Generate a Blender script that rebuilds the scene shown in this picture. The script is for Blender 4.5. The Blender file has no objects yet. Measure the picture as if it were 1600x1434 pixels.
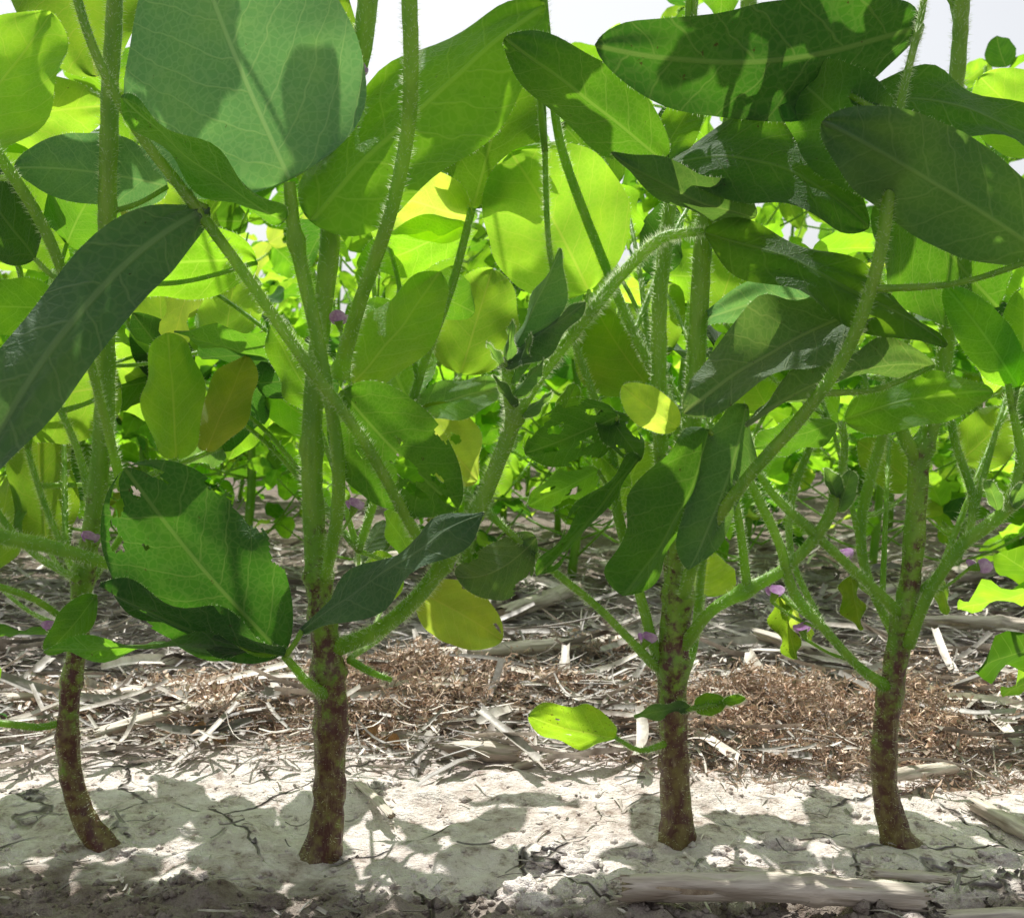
import bpy, math, random
import numpy as np
from mathutils import Vector, Matrix, noise
random.seed(11)
R=math.radians
scene=bpy.context.scene
col=scene.collection
F=1716.0
CAM=Vector((0,-0.43,0.185)); PITCH=math.atan(117/F)
FW=Vector((0,math.cos(PITCH),-math.sin(PITCH))); UP=Vector((0,math.sin(PITCH),math.cos(PITCH)))
def ray(u,v): return FW+Vector((1,0,0))*((u-800)/F)+UP*((717-v)/F)
def P(u,v,d=0.0):
    r=ray(u,v); return CAM+r*((0.43+d)/r.y)
def G(u,v,z=0.0):
    r=ray(u,v); return CAM+r*((z-CAM.z)/r.z)
# ---------------- materials -----------------
class NT:
    def __init__(s,name):
        s.m=bpy.data.materials.new(name); s.m.use_nodes=True; s.t=s.m.node_tree; s.t.nodes.clear()
        s.out=s.t.nodes.new('ShaderNodeOutputMaterial')
    def n(s,typ,ins=None,**kw):
        x=s.t.nodes.new(typ)
        for k,v in kw.items(): setattr(x,k,v)
        for k,v in (ins or {}).items():
            if isinstance(v,bpy.types.NodeSocket): s.t.links.new(v,x.inputs[k])
            else: x.inputs[k].default_value=v
        return x
    def math(s,op,a,b=0.0,c=0.0):
        return s.n('ShaderNodeMath',{0:a,1:b,2:c},operation=op).outputs[0]
    def mr(s,v,a,b,c=0.0,d=1.0):
        return s.n('ShaderNodeMapRange',{'Value':v,'From Min':a,'From Max':b,'To Min':c,'To Max':d},interpolation_type='SMOOTHSTEP').outputs[0]
    def mix(s,f,a,b):
        x=s.n('ShaderNodeMix',data_type='RGBA')
        for i,v in ((0,f),(6,a),(7,b)):
            if isinstance(v,bpy.types.NodeSocket): s.t.links.new(v,x.inputs[i])
            else: x.inputs[i].default_value=v
        return x.outputs[2]
    def noise(s,vec,scale,detail=4,rough=0.6):
        return s.n('ShaderNodeTexNoise',{'Vector':vec,'Scale':scale,'Detail':detail,'Roughness':rough}).outputs[0]
def c4(r,g,b): return (r,g,b,1)
def leaf_mat(name,refl,trans,tf=0.5,rough=0.45,spots=0.0,veinc=1.0,cheap=False):
    N=NT(name)
    refl=tuple(a*.82 for a in refl)
    uv=N.n('ShaderNodeUVMap').outputs[0]
    sp=N.n('ShaderNodeSeparateXYZ',{0:uv})
    oi=N.n('ShaderNodeObjectInfo').outputs['Random']
    if cheap: oi=N.n('ShaderNodeNewGeometry').outputs['Random Per Island'] if name.endswith('far') else oi
    x=sp.outputs[0]
    if not cheap:
        wob=N.noise(uv,7,2)
        x=N.math('ADD',x,N.math('MULTIPLY',wob,0.09))
    ys=N.math('SUBTRACT',sp.outputs[1],0.5)
    ay=N.math('ABSOLUTE',ys)
    side=N.math('MULTIPLY',N.math('GREATER_THAN',ys,0.0),0.45)
    s=N.math('ADD',N.math('MULTIPLY',N.math('SUBTRACT',x,N.math('ADD',N.math('MULTIPLY',ay,0.75),N.math('MULTIPLY',N.math('MULTIPLY',ay,ay),0.9))),7.0),side)
    fr=N.math('FRACT',N.math('ADD',s,5.0))
    d=N.math('ABSOLUTE',N.math('SUBTRACT',fr,0.5))
    vein=N.mr(d,0.45,0.492)
    mid=N.mr(ay,0.004,0.012,1.0,0.0)
    if cheap:
        V=N.math('MAXIMUM',N.math('MULTIPLY',vein,0.8),mid)
        big=N.noise(uv,4.0,1)
    else:
        vor=N.n('ShaderNodeTexVoronoi',{'Vector':uv,'Scale':34.0},feature='DISTANCE_TO_EDGE').outputs['Distance']
        ret=N.mr(vor,0.0,0.16,0.34,0.0)
        V=N.math('MAXIMUM',N.math('MULTIPLY',vein,0.78),N.math('MAXIMUM',mid,ret))
        big=N.noise(uv,3.0,3)
    blot=N.mr(big,0.4,0.7)
    vr=N.math('ADD',N.math('MULTIPLY',oi,0.7),0.55)
    k=N.math('MULTIPLY',vr,N.math('ADD',0.7,N.math('MULTIPLY',big,0.6)))
    spot=None
    if spots>0:
        uvr=N.n('ShaderNodeVectorMath',{0:uv,1:N.n('ShaderNodeCombineXYZ',{0:oi,1:N.math('MULTIPLY',oi,7.0),2:N.math('MULTIPLY',oi,31.0)}).outputs[0]},operation='ADD').outputs[0]
        spot=N.mr(N.noise(uvr,30.0,4,0.7),0.71-spots*0.1,0.75-spots*0.1)
    def col_(c,vc,bl):
        a=N.mix(N.math('MULTIPLY',V,0.70*veinc),c,vc)
        a=N.mix(N.math('MULTIPLY',blot,0.35),a,bl)
        if spot is not None: a=N.mix(N.math('MULTIPLY',spot,0.8),a,c4(0.08,0.045,0.012))
        return N.n('ShaderNodeVectorMath',{0:a,'Scale':k},operation='SCALE').outputs[0]
    rc=col_(c4(*refl),c4(refl[0]*2.2+.07,refl[1]*1.9+.06,refl[2]*2+.04),c4(refl[0]*1.5,refl[1]*1.1,refl[2]*.8))
    tcx=col_(c4(*trans),c4(min(trans[0]*1.2+.18,1),min(trans[1]*1.1+.12,1),trans[2]+.06),c4(min(trans[0]*1.35,1),trans[1]*1.04,trans[2]*.6))
    pb=N.n('ShaderNodeBsdfPrincipled',{'Base Color':rc,'Roughness':rough})
    pb.inputs['Specular IOR Level'].default_value=0.2
    tr=N.n('ShaderNodeBsdfTranslucent',{'Color':tcx})
    if not cheap:
        pb.inputs['Sheen Weight'].default_value=0.15
        fz=N.noise(uv,150.0,2)
        quilt=N.math('COSINE',N.math('MULTIPLY',fr,6.2832))
        h=N.math('SUBTRACT',N.math('MULTIPLY',quilt,-0.25),N.math('MULTIPLY',V,0.7))
        h=N.math('ADD',h,N.math('MULTIPLY',fz,0.5))
        bump=N.n('ShaderNodeBump',{'Height':h,'Strength':0.7,'Distance':0.0013}).outputs[0]
        N.t.links.new(bump,pb.inputs['Normal'])
    ms=N.n('ShaderNodeMixShader',{0:tf,1:pb.outputs[0],2:tr.outputs[0]})
    N.t.links.new(ms.outputs[0],N.out.inputs[0])
    return N.m
M={}
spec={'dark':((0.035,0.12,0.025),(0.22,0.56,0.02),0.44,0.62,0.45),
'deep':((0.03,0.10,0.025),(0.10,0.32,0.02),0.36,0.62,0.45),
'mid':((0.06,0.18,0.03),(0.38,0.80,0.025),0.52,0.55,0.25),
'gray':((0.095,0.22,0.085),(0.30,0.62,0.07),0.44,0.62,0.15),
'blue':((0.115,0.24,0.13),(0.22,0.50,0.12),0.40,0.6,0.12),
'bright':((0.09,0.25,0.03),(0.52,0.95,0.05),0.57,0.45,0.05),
'yellow':((0.15,0.31,0.03),(0.76,1.0,0.10),0.63,0.48,0.15),
'speck':((0.10,0.25,0.03),(0.50,0.85,0.03),0.57,0.5,0.9),
'olive':((0.07,0.14,0.055),(0.20,0.38,0.05),0.38,0.55,0.6)}
for k,(a,b,c,d,e) in spec.items(): M[k]=leaf_mat('leaf_'+k,a,b,c,d,e)
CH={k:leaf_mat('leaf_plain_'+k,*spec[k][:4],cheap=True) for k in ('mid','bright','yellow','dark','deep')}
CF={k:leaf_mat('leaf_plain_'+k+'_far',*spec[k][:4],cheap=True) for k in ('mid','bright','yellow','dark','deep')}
M['dead']=leaf_mat('dead_leaf_brown',(0.30,0.19,0.10),(0.5,0.28,0.10),0.25,0.8,0,0.4)
def stem_mat(name,brown):
    N=NT(name)
    geo=N.n('ShaderNodeNewGeometry').outputs['Position']
    z=N.n('ShaderNodeSeparateXYZ',{0:geo}).outputs[2]
    st=N.n('ShaderNodeMapping',{'Vector':geo,'Scale':(1,1,0.25)}).outputs[0]
    n1=N.noise(st,130,3,0.6); 
    g=N.mix(N.mr(n1,0.3,0.7),c4(0.13,0.31,0.025),c4(0.30,0.50,0.06))
    c=g; f=None; h=n1
    if brown>0:
        n2=N.noise(st,420,3,0.7); n3=N.noise(geo,40,2); n4=N.noise(geo,200,4,0.65)
        b=N.mix(N.mr(n4,0.38,0.62),c4(0.085,0.026,0.020),c4(0.19,0.15,0.045))
        b=N.mix(N.mr(n2,0.58,0.75),b,c4(0.30,0.25,0.13))
        zz=N.math('ADD',z,N.math('MULTIPLY',N.math('SUBTRACT',n3,0.5),0.14))
        zz=N.math('ADD',zz,N.math('MULTIPLY',N.math('SUBTRACT',n4,0.5),0.28))
        f=N.mr(zz,brown-0.04,brown+0.04,1,0)
        c=N.mix(f,g,b); h=N.math('ADD',n1,N.math('MULTIPLY',n2,0.5))
    bump=N.n('ShaderNodeBump',{'Height':h,'Strength':0.9,'Distance':0.0018}).outputs[0]
    pb=N.n('ShaderNodeBsdfPrincipled',{'Base Color':c,'Roughness':0.42,'Normal':bump})
    tr=N.n('ShaderNodeBsdfTranslucent',{'Color':c4(0.55,0.85,0.06)})
    ms=N.n('ShaderNodeMixShader',{0:N.math('MULTIPLY',N.math('SUBTRACT',1.0,f),0.28) if f else 0.38,1:pb.outputs[0],2:tr.outputs[0]})
    N.t.links.new(ms.outputs[0],N.out.inputs[0]); return N.m
M['stem']=stem_mat('stem_bark_green_brown',0.09)
M['petiole']=stem_mat('petiole_green',-0.3)
def hair_mat():
    N=NT('plant_hair')
    a=N.n('ShaderNodeBsdfDiffuse',{'Color':c4(0.75,0.85,0.5)}); b=N.n('ShaderNodeBsdfTranslucent',{'Color':c4(0.95,1,0.75)})
    ms=N.n('ShaderNodeMixShader',{0:0.65,1:a.outputs[0],2:b.outputs[0]}); N.t.links.new(ms.outputs[0],N.out.inputs[0]); return N.m
M['hair']=hair_mat()
def simple_mat(name,c1,c2,scale,rough=0.8,bumpd=0.001,stretch=(1,1,1),trans=0.0,coord='Object',c3=None,island=False,lo=.4):
    N=NT(name)
    tc=N.n('ShaderNodeTexCoord').outputs[coord]
    v=N.n('ShaderNodeMapping',{'Vector':tc,'Scale':stretch}).outputs[0]
    n1=N.noise(v,scale,4,0.7)
    c=N.mix(N.mr(n1,0.3,0.7),c4(*c1),c4(*c2))
    if c3:
        c=N.mix(N.mr(N.noise(v,scale*0.35,3),0.54,0.7),c,c4(*c3))
    if island:
        r=N.n('ShaderNodeNewGeometry').outputs['Random Per Island']
        c=N.n('ShaderNodeVectorMath',{0:c,'Scale':N.math('ADD',N.math('MULTIPLY',N.math('POWER',r,1.5),1.05),lo)},operation='SCALE').outputs[0]
    pb=N.n('ShaderNodeBsdfPrincipled',{'Base Color':c,'Roughness':rough})
    if bumpd>0:
        bump=N.n('ShaderNodeBump',{'Height':n1,'Strength':0.8,'Distance':bumpd}).outputs[0]
        N.t.links.new(bump,pb.inputs['Normal'])
    o=pb.outputs[0]
    if trans>0:
        tr=N.n('ShaderNodeBsdfTranslucent',{'Color':c})
        o=N.n('ShaderNodeMixShader',{0:trans,1:o,2:tr.outputs[0]}).outputs[0]
    N.t.links.new(o,N.out.inputs[0]); return N.m
M['petal']=simple_mat('flower_petal_purple',(0.42,0.16,0.50),(0.75,0.55,0.80),300,0.6,0,trans=0.4)
M['straw']=simple_mat('straw_tan',(0.42,0.36,0.31),(0.84,0.77,0.70),80,0.5,0.0008,c3=(0.20,0.15,0.12),island=True,lo=.32)
M['twig']=simple_mat('dry_twig_brown',(0.54,0.36,0.26),(0.86,0.68,0.54),90,0.7,0,island=True,lo=.42)
M['stalk']=simple_mat('corn_stalk_weathered',(0.42,0.35,0.28),(0.80,0.72,0.62),90,0.6,0.002,stretch=(0.22,2,2),c3=(0.24,0.18,0.13))
M['pith']=simple_mat('stalk_pith',(0.30,0.22,0.15),(0.55,0.45,0.32),200,0.9,0.001)
def soil_mat():
    N=NT('soil_crusted')
    p=N.n('ShaderNodeNewGeometry').outputs['Position']
    yy=N.n('ShaderNodeSeparateXYZ',{0:p}).outputs[1]
    n1=N.noise(p,9,5,0.65); n2=N.noise(p,90,5,0.75); n3=N.noise(p,600,3,0.7)
    pd=N.n('ShaderNodeVectorMath',{0:p,1:N.n('ShaderNodeVectorMath',{0:N.n('ShaderNodeTexNoise',{'Vector':p,'Scale':30.0,'Detail':3.0}).outputs[1],'Scale':0.025},operation='SCALE').outputs[0]},operation='ADD').outputs[0]
    vo=N.n('ShaderNodeTexVoronoi',{'Vector':pd,'Scale':12.0},feature='DISTANCE_TO_EDGE').outputs['Distance']
    gate=N.mr(n1,0.44,0.56)
    crack=N.math('MULTIPLY',N.mr(vo,0.0,0.014,1,0),gate)
    c=N.mix(N.mr(n1,0.3,0.7),c4(0.56,0.47,0.42),c4(0.88,0.79,0.74))
    c=N.mix(N.mr(n2,0.42,0.68),c,c4(0.93,0.86,0.81))
    c=N.mix(N.mr(n2,0.32,0.47,0.85,0),c,c4(0.28,0.20,0.16))
    c=N.mix(N.math('MULTIPLY',crack,0.8),c,c4(0.08,0.055,0.04))
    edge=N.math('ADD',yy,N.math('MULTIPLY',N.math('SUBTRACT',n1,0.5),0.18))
    shade_mix=N.math('ADD',N.mr(edge,-0.048,-0.026,0.8,0),N.math('ADD',N.mr(yy,0.12,0.3,0,0.55),N.mr(yy,0.3,0.6,0,0.35)))  # painted shade: soil darkened along the near edge and back among the rows
    c=N.mix(shade_mix,c,N.mix(n2,c4(0.07,0.05,0.04),c4(0.32,0.25,0.20)))
    h=N.math('ADD',N.math('MULTIPLY',n2,1.0),N.math('MULTIPLY',n3,0.3))
    h=N.math('SUBTRACT',h,N.math('MULTIPLY',crack,1.2))
    bump=N.n('ShaderNodeBump',{'Height':h,'Strength':1.0,'Distance':0.005}).outputs[0]
    pb=N.n('ShaderNodeBsdfPrincipled',{'Base Color':c,'Roughness':0.9,'Normal':bump})
    pb.inputs['Specular IOR Level'].default_value=0.15
    N.t.links.new(pb.outputs[0],N.out.inputs[0]); return N.m
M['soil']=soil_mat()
# ---------------- mesh helpers -----------------
class MB:
    def __init__(s): s.v=[]; s.f=[]; s.m=[]; s.uv=[]
    def add(s,vs,fs,mi=0,uvs=None):
        o=len(s.v); s.v.extend(vs)
        for f in fs: s.f.append(tuple(i+o for i in f)); s.m.append(mi)
        s.uv.extend(uvs if uvs else [(0,0)]*len(vs))
    def mesh(s,name,mats,origin=Vector((0,0,0))):
        me=bpy.data.meshes.new(name)
        o=origin
        me.from_pydata([(v[0]-o[0],v[1]-o[1],v[2]-o[2]) for v in s.v],[],s.f)
        for m in mats: me.materials.append(m)
        me.polygons.foreach_set('material_index',s.m)
        me.polygons.foreach_set('use_smooth',[True]*len(s.f))
        uvl=me.uv_layers.new(name='UVMap')
        idx=np.empty(len(me.loops),dtype=np.int32); me.loops.foreach_get('vertex_index',idx)
        uvl.data.foreach_set('uv',np.array(s.uv,dtype=np.float32)[idx].ravel())
        me.update(); return me
def obj(name,me,loc=(0,0,0),parent=None,**props):
    o=bpy.data.objects.new(name,me); o.location=loc; o.parent=parent; col.objects.link(o)
    for k,v in props.items(): o[k]=v
    return o
def catm(pts,step):
    pts=[tuple(p) for p in pts]
    if len(pts)==2:
        m=tuple((a+b)/2 for a,b in zip(*pts)); pts=[pts[0],m,pts[1]]
    A=np.array(pts,float); A=np.vstack([2*A[0]-A[1],A,2*A[-1]-A[-2]])
    out=[]
    for i in range(1,len(A)-2):
        n=max(2,int(np.linalg.norm(A[i+1][:3]-A[i][:3])/step))
        for k in range(n):
            t=k/n
            out.append(0.5*((2*A[i])+(-A[i-1]+A[i+1])*t+(2*A[i-1]-5*A[i]+4*A[i+1]-A[i+2])*t*t+(-A[i-1]+3*A[i]-3*A[i+1]+A[i+2])*t**3))
    out.append(A[-2]); return np.array(out)
def hair_tri(mb,base,d,l,w,mi):
    r=Vector((random.gauss(0,1),random.gauss(0,1)*.3,random.gauss(0,1)))
    s=d.cross(Vector((0,1,0))+r*.5)
    if s.length<1e-6: return
    s=s.normalized()*w*0.5
    bend=Vector((random.gauss(0,1),random.gauss(0,1),random.gauss(0,1)))*l*0.12
    mb.add([base-s,base+s,base+d*l+bend],[(0,1,2)],mi)
def tube(mb,pr,seg=10,step=0.004,hair=0,hl=0.0016,rough=0.05,nodes=(),ridge=0.0,mi=0,hmi=1,cap=True,hw=.00015):
    C=catm(pr,step); n=len(C)
    pos=[Vector(c[:3]) for c in C]; rad=[max(1e-5,c[3]) for c in C]
    for nd,amt in nodes:
        for i in range(n):
            dd=(pos[i]-nd).length; rad[i]*=1+amt*math.exp(-(dd/0.003)**2)
    T=[(pos[min(i+1,n-1)]-pos[max(i-1,0)]).normalized() for i in range(n)]
    a=Vector((0,1,0)) if abs(T[0].y)<0.9 else Vector((1,0,0))
    N_=(a-T[0]*a.dot(T[0])).normalized()
    vs=[];uv=[]; fr=[]
    for i in range(n):
        N_=(N_-T[i]*N_.dot(T[i])).normalized(); B=T[i].cross(N_); fr.append((N_.copy(),B))
        for k in range(seg):
            an=2*math.pi*k/seg
            dr=N_*math.cos(an)+B*math.sin(an)
            q=pos[i]+dr*rad[i]
            rr=rad[i]*(1+rough*noise.noise(q*220)*1.5+ridge*math.cos(an*4+i*.05))
            vs.append(pos[i]+dr*rr); uv.append((k/seg,i/n))
    fs=[(i*seg+k,i*seg+(k+1)%seg,(i+1)*seg+(k+1)%seg,(i+1)*seg+k) for i in range(n-1) for k in range(seg)]
    if cap: fs.append(tuple(range(seg))[::-1]); fs.append(tuple((n-1)*seg+k for k in range(seg)))
    mb.add(vs,fs,mi,uv)
    if hair>0:
        L=sum((pos[i+1]-pos[i]).length for i in range(n-1))
        for _ in range(int(hair*L)):
            i=random.randrange(n-1); f=random.random(); an=random.random()*6.283
            dr=fr[i][0]*math.cos(an)+fr[i][1]*math.sin(an)
            p=pos[i].lerp(pos[i+1],f)+dr*rad[i]*0.97
            d=(dr+T[i]*random.uniform(-0.1,0.6)+Vector((random.gauss(0,.2),random.gauss(0,.2),random.gauss(0,.2)))).normalized()
            hair_tri(mb,p,d,hl*random.uniform(0.5,1.3),hw,hmi)
    return pos
def leaf_geo(mb,f,s,n,base,L,W,bend=0,arc=0,fold=0,wave=0.042,cup=0,twist=0,nu=20,nv=10,holes=(),hair=0,seed=0,droop=0,pa=0.48,pb=0.6,mi=0,hmi=1,wk=2.0):
    norm=1/((pa/(pa+pb))**pa*(pb/(pa+pb))**pb)
    ph=seed*1.7
    vs=[];uv=[]
    Z=Vector((0,0,1))
    for i in range(nu+1):
        t=0.5-0.5*math.cos(math.pi*i/nu); 
        hw=W/2*norm*(t**pa)*((1-t)**pb)
        tw=twist*t; s2=s*math.cos(tw)+n*math.sin(tw); n2=n*math.cos(tw)-s*math.sin(tw)
        c=base+f*(L*t)+n*(bend*L*4*t*(1-t))+Z*(arc*L*4*t*(1-t))+n*(droop*L*t*t)+s*(.025*L*math.sin(3.14*t)*math.sin(seed*5))
        for j in range(nv+1):
            v=-1+2*j/nv
            e=1+0.06*noise.noise(Vector((t*6,math.copysign(1,v)*3+seed,seed)))+.06*math.copysign(1,v)*math.sin(seed*3)
            y=v*hw*e
            w=wave*L*(v*v)*math.sin(wk*6.283*t+ph+(1.9 if v<0 else 0))*min(1,hw/(W*0.25+1e-9))
            w+=0.025*L*noise.noise(Vector((t*4+seed,v*2.5,seed*3.1)))
            q=c+s2*(y*math.cos(fold))+n2*(abs(y)*math.sin(fold)+w+cup*(y*y)/(W/2))
            vs.append(q); uv.append((t,0.5+y/L))
    fs=[]
    for i in range(nu):
        for j in range(nv):
            if holes:
                t=0.5-0.5*math.cos(math.pi*(i+.5)/nu); v=-1+2*(j+.5)/nv
                bad=False
                for (ht,hv,hr) in holes:
                    dd=math.hypot((t-ht)*1.6,(v-hv))
                    an=math.atan2(v-hv,t-ht)
                    if dd<hr*(1+0.55*noise.noise(Vector((math.cos(an)*2,math.sin(an)*2,ht*9+hv*5)))+0.25*noise.noise(Vector((t*14,v*8,2)))): bad=True;break
                if bad: continue
            a=i*(nv+1)+j
            fs.append((a,a+1,a+nv+2,a+nv+1))
    mb.add(vs,fs,mi,uv)
    if hair:
        for _ in range(hair):
            i=random.randrange(1,nu-1); j=random.choice((0,nv)); k=i*(nv+1)+j
            p=vs[k].lerp(vs[k+nv+1],random.random()); c=vs[i*(nv+1)+nv//2]
            d=(p-c).normalized()+Vector((random.gauss(0,.3),random.gauss(0,.3),random.gauss(0,.3)))
            hair_tri(mb,p,d.normalized(),random.uniform(.0005,.0012),0.00012,hmi)
def frame(b,t,roll):
    f=(t-b).normalized(); Y=Vector((0,1,0))
    s0=f.cross(Y); 
    if s0.length<0.05: s0=Vector((1,0,0))
    s0.normalize(); n0=s0.cross(f)
    r=R(roll)
    return f,s0*math.cos(r)+n0*math.sin(r),n0*math.cos(r)-s0*math.sin(r)
# ---------------- ground -----------------
def gh(x,y):
    v=Vector((x,y,0))
    far=min(1.0,max(0.0,(6-abs(y))/4))*min(1.0,max(0.0,(6-abs(x))/4))
    h=0.005*noise.noise(v*6)+0.0035*noise.noise(v*22+Vector((3,1,0)))
    r=noise.noise(v*60+Vector((7,2,5)))
    h+=0.0028*max(0,r)+0.0014*noise.noise(v*150)
    fr=max(0.0,min(1.0,(-0.022-y+.03*noise.noise(v*12))/0.03))
    h+=fr*(0.010*abs(noise.noise(v*35+Vector((0,5,1))))+0.004*noise.noise(v*16)+.005*abs(noise.noise(v*90))+.0015*noise.noise(v*260))
    bk=max(0.0,min(1.0,(y-0.07)/0.1)); h+=bk*(0.006+0.005*noise.noise(v*14+Vector((2,9,1))))
    return h*far
def axis(lo,hi,step,ext,g=1.16):
    a=list(np.arange(lo,hi+1e-9,step)); s=step; x=a[-1]
    while x<ext: s*=g; x+=s; a.append(x)
    s=step;x=a[0];b=[]
    while x>-ext: s*=g; x-=s; b.append(x)
    return b[::-1]+a
xs=axis(-0.34,0.34,0.0022,150); ys=axis(-0.10,0.36,0.0022,150)
nx,ny=len(xs),len(ys)
gv=[(x,y,gh(x,y)) for y in ys for x in xs]
gf=[(j*nx+i,j*nx+i+1,(j+1)*nx+i+1,(j+1)*nx+i) for j in range(ny-1) for i in range(nx-1)]
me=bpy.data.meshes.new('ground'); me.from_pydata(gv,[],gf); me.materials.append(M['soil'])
me.polygons.foreach_set('use_smooth',[True]*len(gf))
obj('ground',me,kind='structure',label='pale cracked crusted field soil between soybean rows',category='ground')
# ---------------- plants -----------------
class Plant:
    def __init__(s,base,label,group=None):
        s.base=Vector(base); s.e=obj('soybean_plant',None,s.base,label=label,category='plant')
        s.e.empty_display_size=0.02
        s.e['group']=group or 'soybean plants in a field row'
        s.pts=[]; s.need=[]
    def stem(s,name,pr,hair=11000,seg=12,mat='stem',nodes=(),hl=0.0019,rough=0.10,keep=True,ridge=0.0):
        if mat=='petiole' and keep: pr=[(*q[:3],q[3]*.78) for q in pr]; ridge=.05; seg=14; rough=.06
        mb=MB(); ps=tube(mb,pr,seg,0.0030,hair,hl,rough,[(Vector(q[:3]),a) for q,a in nodes],ridge)
        if keep: s.pts+=ps
        o=Vector(pr[0][:3])
        return obj(name,mb.mesh(name,[M[mat],M['hair']],o),o-s.base,s.e)
    def leaf(s,b,t,w,roll=0,mat='mid',auto=True,name='leaf',hair=160,**kw):
        bw,tw=P(*b),P(*t); L=(tw-bw).length
        f,sv,n=frame(bw,tw,roll)
        W=w*(0.43+(b[2]+t[2])/2)/F
        mb=MB(); nu,nv=(90,56) if kw.get('holes') else (30,16)
        leaf_geo(mb,f,sv,n,bw,L,W,nu=nu,nv=nv,hair=hair,seed=random.random()*9,**kw)
        if auto: s.need.append((bw,min(0.0011,0.0007+L*0.004)))
        return obj(name,mb.mesh('leaf',[M[mat],M['hair']],bw),bw-s.base,s.e)
    def connect(s):
        for bw,r in s.need:
            q=min(s.pts,key=lambda p:(p-bw).length+max(0,p.z-bw.z+0.01)*1.5)
            if (q-bw).length<0.006: continue
            m=(q+bw)/2+Vector((0,0,-0.06*(q-bw).length)); 
            s.stem('petiole',[(*q,r*1.3),(*m,r),(*bw,r)],5000,8,'petiole',hl=0.0012,keep=False)
def S(lst,d0=0.0):
    out=[]
    for it in lst:
        u,v,w=it[:3]; d=it[3] if len(it)>3 else d0
        p=P(u,v,d); out.append((*p,w*0.5*(0.43+d)/F))
    return out
def flower(pl,u,v,d=-0.005,sz=0.0075,ang=0):
    p=P(u,v,d); mb=MB()
    up=Vector((math.sin(ang),-0.25,math.cos(ang))).normalized()
    for (aa,l,w,tilt) in ((0,1,1.0,0.5),(0.9,.75,.5,-.3),(-0.9,.75,.5,-.3),(0.3,.6,.4,-.8),(-0.3,.6,.4,-.8)):
        f=(up*math.cos(aa)+Vector((1,0,0))*math.sin(aa)+Vector((0,-tilt,0))).normalized()
        sv=f.cross(Vector((0,1,0))).normalized(); n=sv.cross(f)
        leaf_geo(mb,f,sv,n,p,sz*l,sz*w,cup=0.3,wave=0.04,nu=8,nv=6,seed=aa,mi=0)
    tube(mb,[(*(p-up*sz*0.5),0.0008),(*p,0.0016),(*(p+up*sz*.15),0.0018)],8,0.001,9000,0.001,mi=1,hmi=2)
    obj('flower',mb.mesh('flower',[M['petal'],M['petiole'],M['hair']],p),p-pl.base,pl.e)
    pl.need.append((p-up*sz*0.5,0.0006))
# Plant A
A=Plant(G(165,1338),'soybean plant with crooked brown stem bent at the soil')
A.stem('stem',S([(182,1352,62),(165,1325,48),(128,1270,38),(108,1190,36),(108,1100,32),(122,1000,30),(130,900,34),(150,790,30),(163,640,30),(166,480,28),(168,320,28),(172,150,26),(180,-60,24),(170,-400,18),(190,-700,12)]),
       nodes=[(P(120,1000),.35),(P(130,900),.3),(P(108,1150),.25),(P(112,1060),.2)],ridge=.03)
A.stem('branch',S([(120,985,16),(90,960,14,-.01),(40,930,14,-.02),(-60,900,14,-.03)]),mat='petiole')
A.stem('petiole',S([(-120,800,28,-.03),(0,838,30,-.03),(70,852,28,-.025),(160,878,22,-.02),(240,905,16,-.01),(330,950,12,-.01),(432,1012,11,-.02)]),mat='petiole')
A.stem('petiole',S([(120,905,16,-.01),(60,870,14),(10,820,14),(-40,740,12)]),mat='petiole')
A.stem('petiole',S([(192,765,20),(150,600,18,-.01),(110,460,20,-.015),(60,340,24,-.02),(-20,215,24,-.03)]),mat='petiole')
A.stem('petiole',S([(145,800,20,.01),(120,700,14,.02),(60,560,12,.03),(30,420,12,.04)]),mat='petiole')
A.stem('petiole',S([(100,1128,15),(60,1136,14,-.005),(0,1130,14,-.01),(-60,1135,14,-.015)]),mat='petiole')
A.stem('petiole',S([(130,930,14,.01),(60,760,12,.03),(40,640,12,.05),(90,500,10,.07)]),mat='petiole')
# Plant B
B=Plant(G(505,1342),'sturdy soybean plant with mottled green brown stem')
B.stem('stem',S([(498,1362,92),(503,1338,66),(513,1270,48),(515,1180,48),(517,1090,50),(508,1000,46),(497,900,40),(490,800,36),(487,690,34),(495,560,30),(512,420,30),(518,320,30),(525,200,28),(560,100,30),(575,0,30),(585,-120,26),(600,-400,20),(590,-650,12)]),
       nodes=[(P(516,1050),.35),(P(497,900),.35),(P(490,700),.25),(P(513,1230),.15),(P(516,1140),.18),(P(503,960),.2)],seg=16,ridge=0.06)
B.stem('petiole',S([(508,905,22,-.006),(526,810,26,-.014),(528,710,26,-.018),(510,600,26,-.02),(488,490,28,-.02),(462,375,30,-.02),(452,285,24,-.022)]),mat='petiole',nodes=[(P(463,375,-.02),.4)])
B.stem('petiole',S([(530,585,32,-.005),(560,480,28,-.02),(608,340,28,-.03),(636,210,30,-.035),(642,100,32,-.04),(640,-40,32,-.04),(650,-200,28,-.03)]),mat='petiole',nodes=[(P(532,580,-.005),.4)])
B.stem('petiole',S([(690,888,24,.0),(650,835,22,-.01),(590,725,22,-.02),(545,655,22,-.025),(480,570,24,-.028),(380,425,23,-.03),(280,290,23,-.03),(205,190,20,-.03),(140,60,18,-.03),(90,-120,16,-.03)]),mat='petiole')
B.stem('branch',S([(520,1015,34,.0),(590,985,32,-.01),(650,935,32,-.012),(700,870,32,-.012),(745,800,32,-.015),(785,705,32,-.015),(810,640,32,-.015),(850,580,24,-.015),(910,505,24,-.015),(975,425,24,-.015),(1035,372,22,-.015),(1100,362,14,-.015)]),mat='petiole',nodes=[(P(695,880,-.012),.45),(P(805,650,-.015),.4),(P(745,800,-.015),.2)],hair=22000,hl=.0024)
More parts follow.
